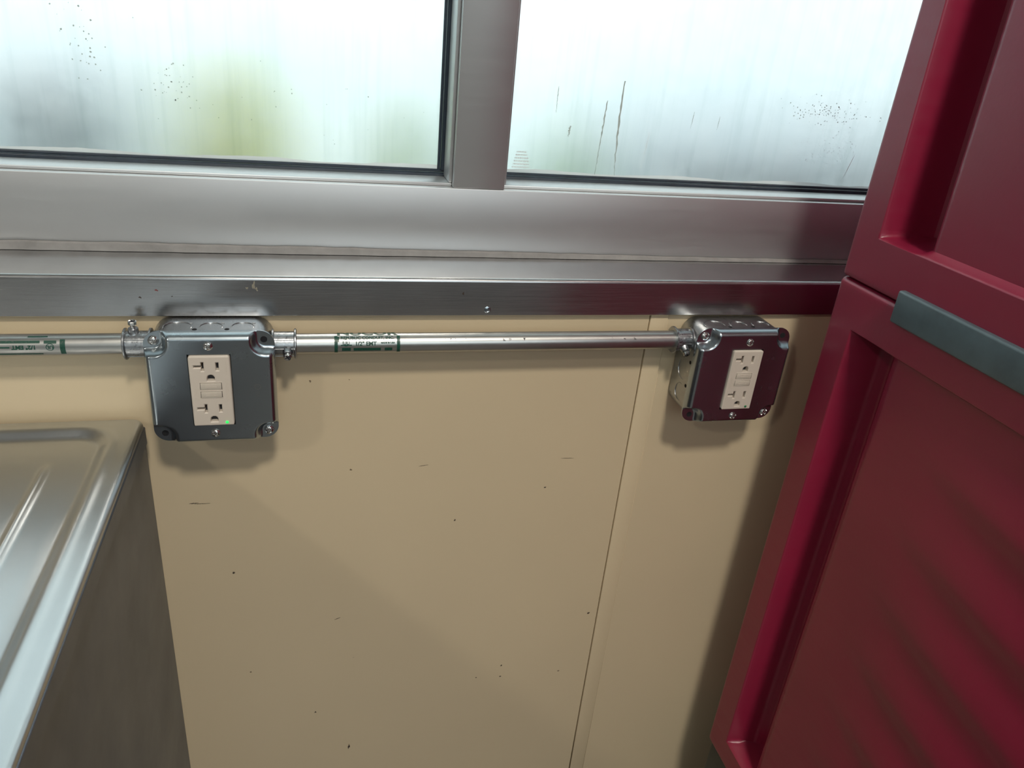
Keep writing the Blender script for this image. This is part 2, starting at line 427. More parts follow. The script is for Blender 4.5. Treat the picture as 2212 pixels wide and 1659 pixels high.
# rivet
rv = frombm('rivet', lathe_bm([(0.0034, 0), (0.0033, 0.0006), (0.0024, 0.0009), (0.0019, 0.0004), (0.0014, 0.0002), (0.0012, 0.0009), (0, 0.0011)], 24, axis_to((0, -1, 0), (0.1648, YS, -0.2607))), 'zinc', sill, 40)
# dried smears on the front face
def blob(cx, cz, rx, rz, y, seed, n=26):
    rnd = random.Random(seed); bm = bmesh.new()
    ph = [rnd.uniform(0, 6.28) for _ in range(4)]
    ring = []
    for k in range(n):
        a = 2 * math.pi * k / n
        rr = 1 + 0.3 * math.sin(2 * a + ph[0]) + 0.25 * math.sin(3 * a + ph[1]) + 0.2 * math.sin(5 * a + ph[2]) + 0.12 * math.sin(8 * a + ph[3])
        ring.append(bm.verts.new((cx + rx * rr * math.cos(a), y, cz + rz * rr * math.sin(a))))
    c = bm.verts.new((cx, y - 0.0003, cz))
    for k in range(n): bm.faces.new((c, ring[k], ring[(k + 1) % n]))
    return bm
frombm('caulk_smear', merge([blob(-0.0513, -0.2375, 0.0010, 0.0042, YS - 0.0002, 21), blob(-0.0490, -0.2408, 0.0010, 0.0015, YS - 0.0002, 5), blob(-0.0572, -0.2400, 0.0008, 0.0012, YS - 0.0002, 8)]), 'smear', sill)
frombm('red_paint_fleck', blob(-0.1322, -0.2424, 0.0011, 0.0007, YS - 0.0002, 11), plain('red_fleck', (0.2, 0.03, 0.03), 0.6), sill)
frombm('dark_fleck', merge([blob(-0.1460, -0.2490, 0.0009, 0.0007, YS - 0.0002, 12), blob(0.1400, -0.2440, 0.0006, 0.0018, YS - 0.0002, 13), blob(-0.1200, -0.2480, 0.0005, 0.0004, YS - 0.0002, 14)]), 'dirt', sill)

# ------------------------------------------------------------------ outdoors (seen only as blur)
tagit(box('paving', -9, 9, 0.15, 14, -1.5, -1.42, 'ground'), kind='structure')
def shrub(name, x, y, zc, r, h, mat, label, seed):
    rnd = random.Random(seed); root = tagit(empty(name, (x, y, -1.42)), label, 'shrub', 'shrubs outside the frosted window')
    bm = bmesh.new()
    for k in range(520):
        a = rnd.uniform(0, 6.283); b = math.acos(rnd.uniform(-1, 1)); q = rnd.uniform(0.55, 1.0)
        p = Vector((x + r * q * math.sin(b) * math.cos(a), y + r * q * math.sin(b) * math.sin(a), zc + h * q * math.cos(b)))
        s = rnd.uniform(0.02, 0.035)
        M = Matrix.Translation(p) @ Matrix.Rotation(rnd.uniform(0, 6.28), 4, 'Z') @ Matrix.Rotation(rnd.uniform(-1.2, 1.2), 4, 'X')
        pts = [(-s, 0, 0), (0, -s * 0.5, s * 0.15), (s, 0, 0), (0, s * 0.5, s * 0.15)]
        bm.faces.new([bm.verts.new(M @ Vector(t)) for t in pts])
    frombm('foliage', bm, mat, root)
    frombm('stem', lathe_bm([(0.016, -1.42), (0.012, zc - h * 0.5), (0, zc)], 8, Matrix.Translation((x, y, 0))), 'dirt', root, 40)
shrub('garden_shrub', -0.085, 0.36, -0.36, 0.10, 0.31, 'leafy', 'blurred yellow-green shrub glowing behind the left frosted pane', 1)
shrub('garden_shrub', 0.120, 0.36, -0.40, 0.07, 0.31, 'leafp', 'blurred pale green shrub beside the mullion', 4)
shrub('garden_shrub', 0.345, 0.36, -0.40, 0.08, 0.30, 'leafg', 'blurred green shrub behind the left part of the right frosted pane', 2)
def cabinet(x0, x1, y0, y1, zt, label):
    root = tagit(empty('utility_cabinet', ((x0 + x1) / 2, (y0 + y1) / 2, -1.42)), label, 'cabinet', 'grey cabinets outside the frosted window')
    box('cabinet_body', x0, x1, y0, y1, -1.42, zt, 'asphalt', root, 0.02, 2)
    box('cabinet_lid', x0 - 0.015, x1 + 0.015, y0 - 0.015, y1 + 0.015, zt, zt + 0.02, 'asphalt', root, 0.008, 2)
cabinet(0.52, 1.25, 0.30, 0.70, -0.175, 'blurred blue-grey shape behind the right frosted pane beside the cart')
cabinet(-0.36, -0.245, 0.32, 0.60, -0.13, 'blurred blue-grey shape behind the left frosted pane at far left')

# ------------------------------------------------------------------ electrical: screws, boxes, covers, receptacles
def screw_bm(loc, direction, r=0.0042, roll=0.3):
    M = axis_to(direction, loc) @ Matrix.Rotation(roll, 4, 'Z')
    bm = bmesh.new(); nr, na = 9, 40; rings = []
    w = r * 0.17
    for i in range(nr + 1):
        q = i / nr; row = []
        for k in range(na):
            a = 2 * math.pi * k / na; x = r * q * math.cos(a); y = r * q * math.sin(a)
            h = 0.0019 * (1 - q ** 3.0)
            if q < 0.78 and (abs(x) < w or abs(y) < w): h -= 0.0011
            row.append(bm.verts.new(M @ Vector((x, y, h))) if i else None)
        if i == 0:
            rings.append([bm.verts.new(M @ Vector((0, 0, 0.0006)))])
        else: rings.append(row)
    rings.append([bm.verts.new(M @ Vector((r * math.cos(2 * math.pi * k / na), r * math.sin(2 * math.pi * k / na), -0.001))) for k in range(na)])
    for a, b in zip(rings, rings[1:]):
        for k in range(na):
            k2 = (k + 1) % na
            if len(a) == 1: bm.faces.new((a[0], b[k], b[k2]))
            else: bm.faces.new((a[k], a[k2], b[k2], b[k]))
    return bm

HALF = 0.0533; YFL = -0.0440; HD = 0.0090
NC = 0.0456; NR = 0.0066
GW, GH = 0.03375 / 2, 0.0676 / 2
def cover_h(u, v):
    de = HALF - max(abs(u), abs(v)); e = max(0.0, min(1.0, de / 0.0065))
    h1 = HD * math.sqrt(max(0, 1 - (1 - e) ** 2))
    d = math.hypot(max(NC - abs(u), 0), max(NC - abs(v), 0)) - NR
    e2 = ss(d / 0.0068)
    return min(h1 + 0.0002, HD) * e2 if d > 0 else 0.0
def cover_mesh(cx, cz, gx, gz, name, parent):
    ex_u = [gx - cx - GW - 0.0008, gx - cx + GW + 0.0008]; ex_v = [gz - cz - GH - 0.0008, gz - cz + GH + 0.0008]
    edge = [s * (HALF - t) for s in (-1, 1) for t in (0.0002, 0.0005, 0.001, 0.0016, 0.0024, 0.0034, 0.0046)]
    U = lines(-HALF, HALF, 0.0011, ex_u + edge); V = lines(-HALF, HALF, 0.0011, ex_v + edge)
    R = 0.0125; verts = []; idx = {}
    for i, u in enumerate(U):
        for j, w in enumerate(V):
            a, b = u, w
            c = HALF - R
            if abs(u) > c and abs(w) > c:
                du, dw = abs(u) - c, abs(w) - c; L = math.hypot(du, dw)
                if L > R:
                    a = math.copysign(c + du / L * R, u); b = math.copysign(c + dw / L * R, w)
            idx[i, j] = len(verts); verts.append((cx + a, YFL - cover_h(a, b), cz + b))
    faces = []
    for i in range(len(U) - 1):
        for j in range(len(V) - 1):
            um, vm = (U[i] + U[i + 1]) / 2, (V[j] + V[j + 1]) / 2
            if ex_u[0] < um < ex_u[1] and ex_v[0] < vm < ex_v[1]: continue
            faces.append((idx[i, j], idx[i + 1, j], idx[i + 1, j + 1], idx[i, j + 1]))
    # turned-in rim
    ringi = [idx[i, 0] for i in range(len(U))] + [idx[len(U) - 1, j] for j in range(1, len(V))] + [idx[i, len(V) - 1] for i in range(len(U) - 2, -1, -1)] + [idx[0, j] for j in range(len(V) - 2, 0, -1)]
    b0 = len(verts); n = len(ringi)
    for k in ringi: verts.append((verts[k][0], YFL + 0.0016, verts[k][2]))
    for k in range(n): faces.append((ringi[k], ringi[(k + 1) % n], b0 + (k + 1) % n, b0 + k))
    return frompy(name, verts, faces, 'zinc', parent, 50)

def rrect(cx, cz, hw, hh, r, n=8):
    pts = []
    for sx, sz, a0 in ((1, 1, 0), (-1, 1, 90), (-1, -1, 180), (1, -1, 270)):
        for k in range(n + 1):
            a = math.radians(a0 + 90 * k / n)
            pts.append((cx + sx * (hw - r) + r * math.cos(a), cz + sz * (hh - r) + r * math.sin(a)))
    return pts

def loft_bm(rings):
    bm = bmesh.new(); R = [[bm.verts.new(p) for p in ring] for ring in rings]; n = len(R[0])
    for a, b in zip(R, R[1:]):
        for k in range(n): bm.faces.new((a[k], a[(k + 1) % n], b[(k + 1) % n], b[k]))
    bm.faces.new(R[0]); bm.faces.new(R[-1])
    return bm

def gf_h(u, v):
    """depth of openings in the receptacle face; >0 means cut"""
    def rect(x, y, w, h): return min(w / 2 - abs(u - x), h / 2 - abs(v - y))
    best = -1
    for s, oy in ((1, 0.0205), (-1, -0.0200)):
        sy = oy
        best = max(best, rect(-0.0058, sy + 0.0035, 0.0022, 0.0080))              # T slot upright
        best = max(best, rect(-0.0093, sy + 0.0035, 0.0070, 0.0020))              # T slot arm
        best = max(best, rect(0.0063, sy + 0.0035, 0.0022, 0.0072))               # straight slot
        gx, gy, gr = 0.0004, sy - 0.0075, 0.0031                                  # U ground
        du = gr - math.hypot(u - gx, v - gy) if v > gy else min(gr - abs(u - gx), v - (gy - 0.0024))
        best = max(best, du)
    return best

def receptacle_mesh(gx, gz, parent):
    YR = -0.0556
    st = 0.00036
    bev = 0.0016
    edge = [0.0002, 0.0005, 0.0009, 0.0013]
    U = lines(-GW, GW, st); V = lines(-GH, GH, st)
    verts = []; idx = {}; faces = []; R = 0.0022
    for i, u in enumerate(U):
        for j, w in enumerate(V):
            a, b = u, w
            cu, cv = GW - R, GH - R
            if abs(u) > cu and abs(w) > cv:
                du, dw = abs(u) - cu, abs(w) - cv; L = math.hypot(du, dw)
                if L > R: a = math.copysign(cu + du / L * R, u); b = math.copysign(cv + dw / L * R, w)
            de = min(GW - abs(u), GH - abs(w)); e = min(1, max(0, de / bev))
            y = YR + 0.0010 * (1 - math.sqrt(max(0, 1 - (1 - e) ** 2)))
            c = gf_h(u, w)
            if c > -0.0007: y += 0.0006 * min(1, (c + 0.0007) / 0.0007)
            if c > 0.00015: y += 0.0060
            idx[i, j] = len(verts); verts.append((gx + a, y, gz + b))
    for i in range(len(U) - 1):
        for j in range(len(V) - 1):
            q = (idx[i, j], idx[i + 1, j], idx[i + 1, j + 1], idx[i, j + 1])
            if all(verts[k][1] > YR + 0.004 for k in q): continue
            faces.append(q)
    ringi = [idx[i, 0] for i in range(len(U))] + [idx[len(U) - 1, j] for j in range(1, len(V))] + [idx[i, len(V) - 1] for i in range(len(U) - 2, -1, -1)] + [idx[0, j] for j in range(len(V) - 2, 0, -1)]
    b0 = len(verts); n = len(ringi)
    for k in ringi: verts.append((verts[k][0], YFL - 0.004, verts[k][2]))
    for k in range(n): faces.append((ringi[k], ringi[(k + 1) % n], b0 + (k + 1) % n, b0 + k))
    o = frompy('receptacle', verts, faces, 'plastic', parent, 35)
    # near-black plates behind the slots paint their inner shade, in place of contacts
    for oy in (0.0205, -0.0200):
        box('recess_shade', gx - 0.0142, gx - 0.0040, YR + 0.0050, YR + 0.0062, gz + oy - 0.0012, gz + oy + 0.0082, 'recess_shade', o)
        box('recess_shade', gx + 0.0046, gx + 0.0080, YR + 0.0050, YR + 0.0062, gz + oy - 0.0008, gz + oy + 0.0078, 'recess_shade', o)
        box('recess_shade', gx - 0.0034, gx + 0.0042, YR + 0.0050, YR + 0.0062, gz + oy - 0.0108, gz + oy - 0.0038, 'recess_shade', o)
        # bright wiping leaf inside the T slot
        box('contact_leaf', gx - 0.0064, gx - 0.0059, YR + 0.0012, YR + 0.0050, gz + oy + 0.0040, gz + oy + 0.0072, plain('brass_leaf', (0.25, 0.16, 0.10), 0.35, 1.0), o)
    # push buttons sunk in a shallow frame
    for nm, oz, hh in (('reset_button', 0.0056, 0.0062), ('test_button', -0.0025, 0.0058)):
        x0, x1 = gx - 0.0086, gx + 0.0086; z0, z1 = gz + oz - hh / 2, gz + oz + hh / 2
        fr = merge([box_bm(x0 - 0.0007, x1 + 0.0007, YR - 0.0004, YR + 0.001, z1 + 0.0001, z1 + 0.0008, 0.0002, 1), box_bm(x0 - 0.0007, x1 + 0.0007, YR - 0.0004, YR + 0.001, z0 - 0.0008, z0 - 0.0001, 0.0002, 1),
                    box_bm(x0 - 0.0008, x0 - 0.0003, YR - 0.0004, YR + 0.001, z0, z1, 0.0001, 1), box_bm(x1 + 0.0003, x1 + 0.0008, YR - 0.0004, YR + 0.001, z0, z1, 0.0001, 1)])
        frombm('button_surround', fr, 'plastic', o, 40)
        frombm('button_gap_shade', box_bm(x0 - 0.0003, x1 + 0.0003, YR - 0.00005, YR + 0.0008, z0 - 0.0001, z1 + 0.0001), 'recess_shade', o)  # black strip paints the shade round the button
        b = box(nm, x0, x1 - 0.0001, YR - 0.0007, YR + 0.001, z0 + 0.0001, z1 - 0.0001, 'button', o, 0.0003, 2)
    # tiny raised illegible print, two blocks beside the buttons and two rows on each button
    pr = []
    rnd = random.Random(3)
    for z0, rows in ((0.0056, 2), (-0.0025, 2)):
        for rI in range(rows):
            k = -0.0045
            while k < 0.0045:
                l = rnd.uniform(0.0005, 0.0010); zz = gz + z0 + 0.0006 - rI * 0.0019
                pr.append(box_bm(gx + k, gx + k + l, YR - 0.00085, YR - 0.0006, zz, zz + 0.0012)); k += l + 0.0004
    for xx, zlo, zhi in ((-0.0140, -0.008, 0.004), (-0.0125, -0.008, 0.003), (-0.0110, -0.008, 0.002), (0.0118, -0.010, 0.007), (0.0133, -0.009, 0.008), (0.0130, 0.016, 0.029)):
        k = zlo
        while k < zhi:
            l = rnd.uniform(0.0004, 0.0009)
            pr.append(box_bm(gx + xx, gx + xx + 0.0010, YR - 0.00016, YR + 0.0001, gz + k, gz + k + l)); k += l + 0.0004
    frombm('raised_print', merge(pr), 'plastic', o)
    return o

def ring_bm(cx, cy, cz, axis, r, w=0.0009, h=0.0006):
    """pressed knock-out edge: an arc on the wall side that fades at both ends"""
    n = Vector(axis); back = Vector((0, 1, 0)); side = n.cross(back); c = Vector((cx, cy, cz)); bm = bmesh.new(); rows = []
    for k in range(33):
        a = math.radians(-15 + 210 * k / 32); e = math.sin(math.pi * k / 32) ** 0.35
        d = side * math.cos(a) + back * math.sin(a)
        rows.append([bm.verts.new(c + d * q + n * t) for q, t in ((r - w, -0.0001), (r - w * 0.7, h * e), (r, h * e), (r + w * 0.4, -0.0001))])
    for p, q in zip(rows, rows[1:]):
        for k in range(3): bm.faces.new((p[k], q[k], q[k + 1], p[k + 1]))
    return bm

def text_bm(s, size, thin=0.0, spacing=1.0):
    cu = bpy.data.curves.new('txt', 'FONT'); cu.body = s; cu.size = size; cu.offset = thin; cu.space_character = spacing
    cu.align_x = 'CENTER'; cu.align_y = 'CENTER'; cu.resolution_u = 3
    o = bpy.data.objects.new('txt', cu); COL.objects.link(o)
    dg = bpy.context.evaluated_depsgraph_get(); me = bpy.data.meshes.new_from_object(o.evaluated_get(dg))
    bm = bmesh.new(); bm.from_mesh(me)
    bpy.data.objects.remove(o); bpy.data.curves.remove(cu); bpy.data.meshes.remove(me)
    return bm

def outlet_box(cx, cz, gx, gz, label, lit, screw_rolls):
    root = tagit(empty('outlet_box', (cx, 0, cz)), label, 'outlet box', 'square metal outlet boxes on the cream wall')
    HB = 0.0510
    rings = []
    for y, ins, r in ((-0.0002, 0.0016, 0.0155), (-0.0012, 0.0006, 0.0165), (-0.0026, 0.0, 0.017), (-0.022, 0.0, 0.017), (YFL + 0.0014, 0.0, 0.017)):
        rings.append([(a, y, b) for a, b in rrect(cx, cz, HB - ins, HB - ins, r)])
    body = frombm('box_body', loft_bm(rings), 'zincbox', root, 40)
    # knock-outs: pressed rings, with flat black discs painting the shade of small holes
    for dx, rr in ((-0.0275, 0.0118), (0.0, 0.0098), (0.0262, 0.0098)):
        frombm('knockout', ring_bm(cx + dx, -0.0285, cz + HB, (0, 0, 1), rr), 'zincbox', body, 40)
        frombm('knockout_tab', box_bm(cx + dx + rr * 0.75, cx + dx + rr * 0.75 + 0.003, -0.0215, -0.0205, cz + HB - 0.0002, cz + HB + 0.0007, 0.0003, 1), 'zincbox', body)
    for dx in (-0.0130, 0.0135):
        frombm('hole_shade_disc', lathe_bm([(0.0021, 0.0), (0.0021, 0.00012), (0, 0.00012)], 20, axis_to((0, 0, 1), (cx + dx, -0.0345, cz + HB))), 'hole_shade', body)
    for sx in (-1, 1):
        for dz, rr in ((0.0, 0.0125), (-0.0270, 0.0100)):
            frombm('knockout', ring_bm(cx + sx * HB, -0.0255, cz + dz, (sx, 0, 0), rr), 'zincbox', body, 40)
        for dz in (0.0120, -0.0150):
            frombm('hole_shade_disc', lathe_bm([(0.0020, 0.0), (0.0020, 0.00012), (0, 0.00012)], 20, axis_to((sx, 0, 0), (cx + sx * HB, -0.0360, cz + dz))), 'hole_shade', body)
    # corner flanges of the box behind the cover
    cov = cover_mesh(cx, cz, gx, gz, 'cover', root)
    for sx, sz, kind in ((-1, 1, 's'), (1, -1, 's'), (1, 1, 'h'), (-1, -1, 'h')):
        x, z = cx + sx * 0.0448, cz + sz * 0.0452
        if kind == 's':
            frombm('corner_screw', screw_bm((x, YFL - 0.0006, z), (0.12, -1, 0.1), 0.0044, screw_rolls[0]), 'screw', cov, 30)
        else:
            frombm('corner_shade_disc', lathe_bm([(0.0029, 0), (0.0029, 0.0002), (0, 0.0002)], 24, axis_to((0, -1, 0), (x - sx * 0.0005, YFL, z))), 'hole_shade', cov)  # flat black disc painted as the dark of an open corner
    for dz, rl in ((0.0424, screw_rolls[1]), (-0.0426, screw_rolls[2])):
        frombm('cover_screw', screw_bm((gx, YFL - HD - 0.0004, gz + dz), (0, -1, 0.05), 0.0040, rl), 'screw', cov, 30)
    # stamped listing mark on the right of the cover, reading downwards
    if lit:
        M = Matrix.Translation((cx + 0.0375, YFL - HD - 0.00025, cz - 0.004)) @ Matrix(((0, 1, 0, 0), (0, 0, -1, 0), (-1, 0, 0, 0), (0, 0, 0, 1)))
        bms = []
        for s, off, sz in (('UL', -0.0075, 0.0030), ('CUL', 0.0, 0.0036)):
            b = text_bm(s, sz, -0.00008)
            bmesh.ops.transform(b, matrix=M @ Matrix.Translation((off, 0, 0)), verts=b.verts[:]); bms.append(b)
        b = lathe_bm([(0.0023, 0), (0.0026, 0)], 24, M @ Matrix.Translation((-0.0075, 0, 0))); bms.append(b)
        frombm('stamped_mark', merge(bms), 'screw', cov)
    rc = receptacle_mesh(gx, gz, root)
    led = frombm('indicator_light', lathe_bm([(0.0013, 0), (0.0013, 0.0006), (0.0009, 0.0010), (0, 0.0011)], 20, axis_to((0, -1, 0), (gx + 0.0108, -0.0554, gz - 0.0305))), 'led_on' if lit else 'led_off', rc, 60)
    led['label'] = 'lit green indicator light' if lit else 'small dark green indicator light'
    return root

LX, LZ, LGX, LGZ = -0.0871, -0.3188, -0.0879, -0.3180
RX, RZ, RGX, RGZ = 0.4300, -0.3200, 0.4322, -0.3210
outlet_box(LX, LZ, LGX, LGZ, 'square metal outlet box whose receptacle shows a lit green light, above the sink', True, (0.4, 0.9, 0.2))
outlet_box(RX, RZ, RGX, RGZ, 'square metal outlet box beside the red cart, reflecting it dark red', False, (0.7, 0.75, 2.0))

# ------------------------------------------------------------------ conduit and connectors
CY = -0.0220; CR = 0.0095
def conduit(x0, x1, z, label):
    M = axis_to((1, 0, 0), (x0, CY, z)); L = x1 - x0
    bm = lathe_bm([(CR - 0.0012, 0.0), (CR, 0.0), (CR, L), (CR - 0.0012, L)], 48, M)
    return tagit(frombm('conduit', bm, 'conduit', None, 40), label, 'conduit', 'steel conduit runs')
ZL, ZRR = -0.2860, -0.2876
cl = conduit(-1.6, -0.1450, ZL, 'bright steel conduit running left from the green-lit outlet box, green print upside down')
cr = conduit(-0.0250, 0.3690, ZRR, 'long steel conduit between the two outlet boxes with green lettering')

def wrap(bm, xc, z, r, ang0, flip=False):
    """wrap flat text (x, y) onto the pipe: ang0 = angle of text centre above horizontal-front"""
    ys = [v.co.y for v in bm.verts]; lo, hi = min(ys), max(ys); y = lo + 0.0008
    while y < hi:
        bmesh.ops.bisect_plane(bm, geom=bm.verts[:] + bm.edges[:] + bm.faces[:], plane_co=(0, y, 0), plane_no=(0, 1, 0)); y += 0.0008
    for v in bm.verts:
        u, w = v.co.x, v.co.y
        if flip: u, w = -u, -w
        a = ang0 + w / r
        v.co = Vector((xc + u, CY - r * math.cos(a), z + r * math.sin(a)))
    return bm

def rect_bm(x0, x1, y0, y1):
    bm = bmesh.new(); n = max(1, int((x1 - x0) / 0.002))
    for i in range(n):
        a = x0 + (x1 - x0) * i / n; b = x0 + (x1 - x0) * (i + 1) / n
        bm.faces.new([bm.verts.new(p) for p in ((a, y0, 0), (b, y0, 0), (b, y1, 0), (a, y1, 0))])
    return bm

RI = CR + 0.00010
A = math.radians
def T(s, size, x, ang, flip=False, thin=0.0, spacing=1.0, z=ZRR, stretch=1.0):
    b = text_bm(s, size, thin, spacing)
    bmesh.ops.transform(b, matrix=Matrix.Translation((0, 0, 0)) @ Matrix.Diagonal((stretch, 1, 1, 1)), verts=b.verts[:])
    return wrap(b, x, z, RI, A(ang), flip)
def Rct(x0, x1, a0, a1, z=ZRR):
    b = rect_bm(0, x1 - x0, 0, A(a1 - a0) * RI)
    return wrap(b, x0, z, RI, A(a0))
# right conduit: print between x=0.0185 and 0.077 (camera looks down on it, so the text sits around +25 degrees)
ink = [Rct(0.0178, 0.0208, -40, 66), Rct(0.0748, 0.0778, -40, 66),
       Rct(0.0200, 0.0222, 30, 60),
       T('NUCOR', 0.0105, 0.0475, 92, thin=0.0004, stretch=1.45),
       T('REPUBLIC CONDUIT, INC.', 0.0042, 0.0480, 52, thin=0.00014, stretch=1.0),
       T('1/2" EMT', 0.0052, 0.0462, 18, thin=0.00020, stretch=1.0),
       T('MADE IN USA', 0.0021, 0.0665, 22, thin=0.00015),
       T('UL', 0.0042, 0.0282, 22, thin=0.00015),
       Rct(0.0235, 0.0335, 8, 14),
       Rct(0.0350, 0.0600, -26, -6), Rct(0.0635, 0.0705, -26, -6), Rct(0.0245, 0.0325, -26, -4)]
b = lathe_bm([(0.0028, 0), (0.0033, 0)], 28); ink.append(wrap(b, 0.0282, ZRR, RI, A(24)))
frombm('printed_label', merge(ink), 'ink', cr)
st = [T('REPUBLIC  CONDUIT', 0.0048, 0.160, 33, thin=-0.00022, spacing=1.9), T('R  HONI', 0.0048, 0.305, 33, thin=-0.00022, spacing=1.9)]
for b in st: frombm('stamped_lettering', b, 'emboss', cr)
# left conduit: the same print turned upside down
Lz = ZL
ink = [Rct(-0.2075, -0.2035, -32, 50, Lz),
       T('1/2" EMT', 0.0048, -0.2345, 10, True, 0.00022, z=Lz),
       T('UL', 0.0042, -0.2150, 10, True, 0.00015, z=Lz),
       Rct(-0.2700, -0.2450, 6, 13, Lz), Rct(-0.2700, -0.2225, 30, 44, Lz), Rct(-0.2195, -0.2100, 28, 44, Lz), Rct(-0.2320, -0.2170, 64, 72, Lz), Rct(-0.2600, -0.2210, -34, -26, Lz)]
b = lathe_bm([(0.0026, 0), (0.0032, 0)], 28); ink.append(wrap(b, -0.2150, Lz, RI, A(10)))
frombm('printed_label', merge(ink), 'ink', cl)

def connector(xbox, xend, z, sdir, xs, label, long=False):
    """set-screw connector from box side xbox to pipe mouth xend"""
    s = 1 if xend > xbox else -1; L = abs(xend - xbox)
    root = tagit(empty('conduit_connector', (xbox, CY, z)), label, 'connector', 'set-screw conduit connectors')
    M = axis_to((s, 0, 0), (xbox, CY, z))
    R0 = 0.0115
    frombm('barrel', lathe_bm([(0.0, 0.0002), (0.0138, 0.0002), (0.0138, 0.0016), (R0, 0.0022), (R0, L - 0.002), (CR, L - 0.0005), (CR - 0.001, L - 0.004)], 48, M), 'cast', root, 35)
    frombm('mouth_ring', lathe_bm([(CR + 0.0001, L - 0.0018), (0.0134, L - 0.0018), (0.0140, L - 0.0012), (0.0140, L - 0.0002), (0.0134, L + 0.0004), (CR + 0.0001, L + 0.0004)], 48, M), 'cast', root, 35)
    # moulding ribs along the barrel
    for ang in (38, -2, -52):
        a = A(ang); p = Vector((0, -math.cos(a), math.sin(a))) * (R0 + 0.0001)
        xa, xb = sorted((xbox + s * 0.002, xend - s * 0.002))
        frombm('casting_rib', box_bm(xa, xb, CY + p.y - 0.0004, CY + p.y + 0.0004, z + p.z - 0.0003, z + p.z + 0.0003, 0.0002, 1), 'cast', root)
    d = Vector(sdir).normalized(); base = Vector((xs, CY, z)) + d * (R0 - 0.0015)
    frombm('screw_boss', lathe_bm([(0.0052, 0), (0.0044, 0.0018), (0.0041, 0.0052), (0.0037, 0.0056), (0, 0.0056)], 28, axis_to(d, base)), 'cast', root, 35)
    h0 = 0.0056 if not long else 0.0062; tip = h0 + (0.0024 if long else 0.0006)
    Ms = axis_to(d, base) @ Matrix.Rotation(0.5, 4, 'Z')
    bms = [lathe_bm([(0.0020, 0.005), (0.0020, tip)], 16, Ms), lathe_bm([(0.0, tip), (0.0031, tip), (0.0036, tip + 0.0006), (0.0036, tip + 0.0030), (0.0031, tip + 0.0035), (0.0022, tip + 0.0032), (0, tip + 0.0030)], 8 if long else 20, Ms)]
    scw = frombm('set_screw', merge(bms), 'screw', root, 25)
    frombm('screw_slot_shade', merge([box_bm(-0.0027, 0.0027, -0.00045, 0.00045, tip + 0.0027, tip + 0.0034), box_bm(-0.00045, 0.00045, -0.0027, 0.0027, tip + 0.0027, tip + 0.0034)]), 'recess_shade', scw).matrix_world = Ms  # black bars paint the shade of the driver slots
    return root
connector(LX - 0.050, -0.1592, ZL, (0.0, -0.08, 1), -0.1510, 'conduit connector with a tall upright set screw, left of the green-lit outlet box', True)
connector(LX + 0.050, -0.0160, ZRR, (0.0, -0.80, -0.25), -0.0235, 'conduit connector on the right side of the green-lit outlet box, screw facing out')
connector(RX - 0.050, 0.3610, ZRR, (0.10, -0.80, -0.50), 0.3700, 'conduit connector at the left side of the outlet box beside the red cart')

# ------------------------------------------------------------------ sink with drainboard
sink = tagit(empty('stainless_sink', (-0.55, -0.3, FLOOR)), 'stainless steel sink drainboard with rolled rim against the cream wall', 'sink')
SX0, SX1, SY0, SY1, SZ = -1.15, -0.1545, -0.66, -0.0085, -0.3660
def sink_h(x, y):
    # signed distance inside the rim rectangle, rounded corners
    def sd(x0, x1, y0, y1, r):
        cx, cy = (x0 + x1) / 2, (y0 + y1) / 2
        qx, qy = abs(x - cx) - (x1 - x0) / 2 + r, abs(y - cy) - (y1 - y0) / 2 + r
        return -(math.hypot(max(qx, 0), max(qy, 0)) + min(max(qx, qy), 0) - r)
    o = sd(SX0, SX1, SY0, SY1, 0.012)
    e = min(1, max(0, o / 0.006)); h = -0.004 * (1 - math.sqrt(max(0, 1 - (1 - e) ** 2)))
    i = sd(SX0 + 0.02, -0.1760, SY0 + 0.03, -0.0270, 0.030)
    h += 0.0011 * math.exp(-((i + 0.0035) / 0.0034) ** 2)
    h -= 0.0062 * ss((i + 0.001) / 0.012)
    # raised drain ribs running to the front
    for xr in (-0.219, -0.275, -0.331, -0.387, -0.443):
        t = ss((-0.072 - y) / 0.02) * ss((y - SY0 - 0.08) / 0.02)
        h += 0.0028 * t * math.exp(-((x - xr) / 0.0032) ** 2)
    h -= 0.010 * max(0, (-0.05 - y)) * ss(i / 0.02)
    return h
ex = [SX1 - t for t in (0.0003, 0.0008, 0.0016, 0.0028, 0.0042, 0.006)]
ey = [SY1 - t for t in (0.0003, 0.0008, 0.0016, 0.0028, 0.0042, 0.006)]
U = lines(SX0, -0.30, 0.008) + lines(-0.298, SX1, 0.0016, ex); V = lines(SY0, SY1, 0.0030, ey)
verts = []; idx = {}; faces = []; Rc = 0.012
for i, u in enumerate(U):
    for j, w in enumerate(V):
        a, b = u, w; cu, cv = SX1 - Rc, SY1 - Rc
        if u > cu and w > cv:
            du, dw = u - cu, w - cv; L = math.hypot(du, dw)
            if L > Rc: a = cu + du / L * Rc; b = cv + dw / L * Rc
        idx[i, j] = len(verts); verts.append((a, b, SZ + sink_h(a, b)))
for i in range(len(U) - 1):
    for j in range(len(V) - 1): faces.append((idx[i, j], idx[i + 1, j], idx[i + 1, j + 1], idx[i, j + 1]))
ringi = [idx[i, 0] for i in range(len(U))] + [idx[len(U) - 1, j] for j in range(1, len(V))] + [idx[i, len(V) - 1] for i in range(len(U) - 2, -1, -1)] + [idx[0, j] for j in range(len(V) - 2, 0, -1)]
b0 = len(verts); n = len(ringi)
for k in ringi: verts.append((verts[k][0], verts[k][1], SZ - 0.0060))
for k in range(n): faces.append((ringi[k], ringi[(k + 1) % n], b0 + (k + 1) % n, b0 + k))
frompy('drainboard', verts, faces, 'sink', sink, 50)
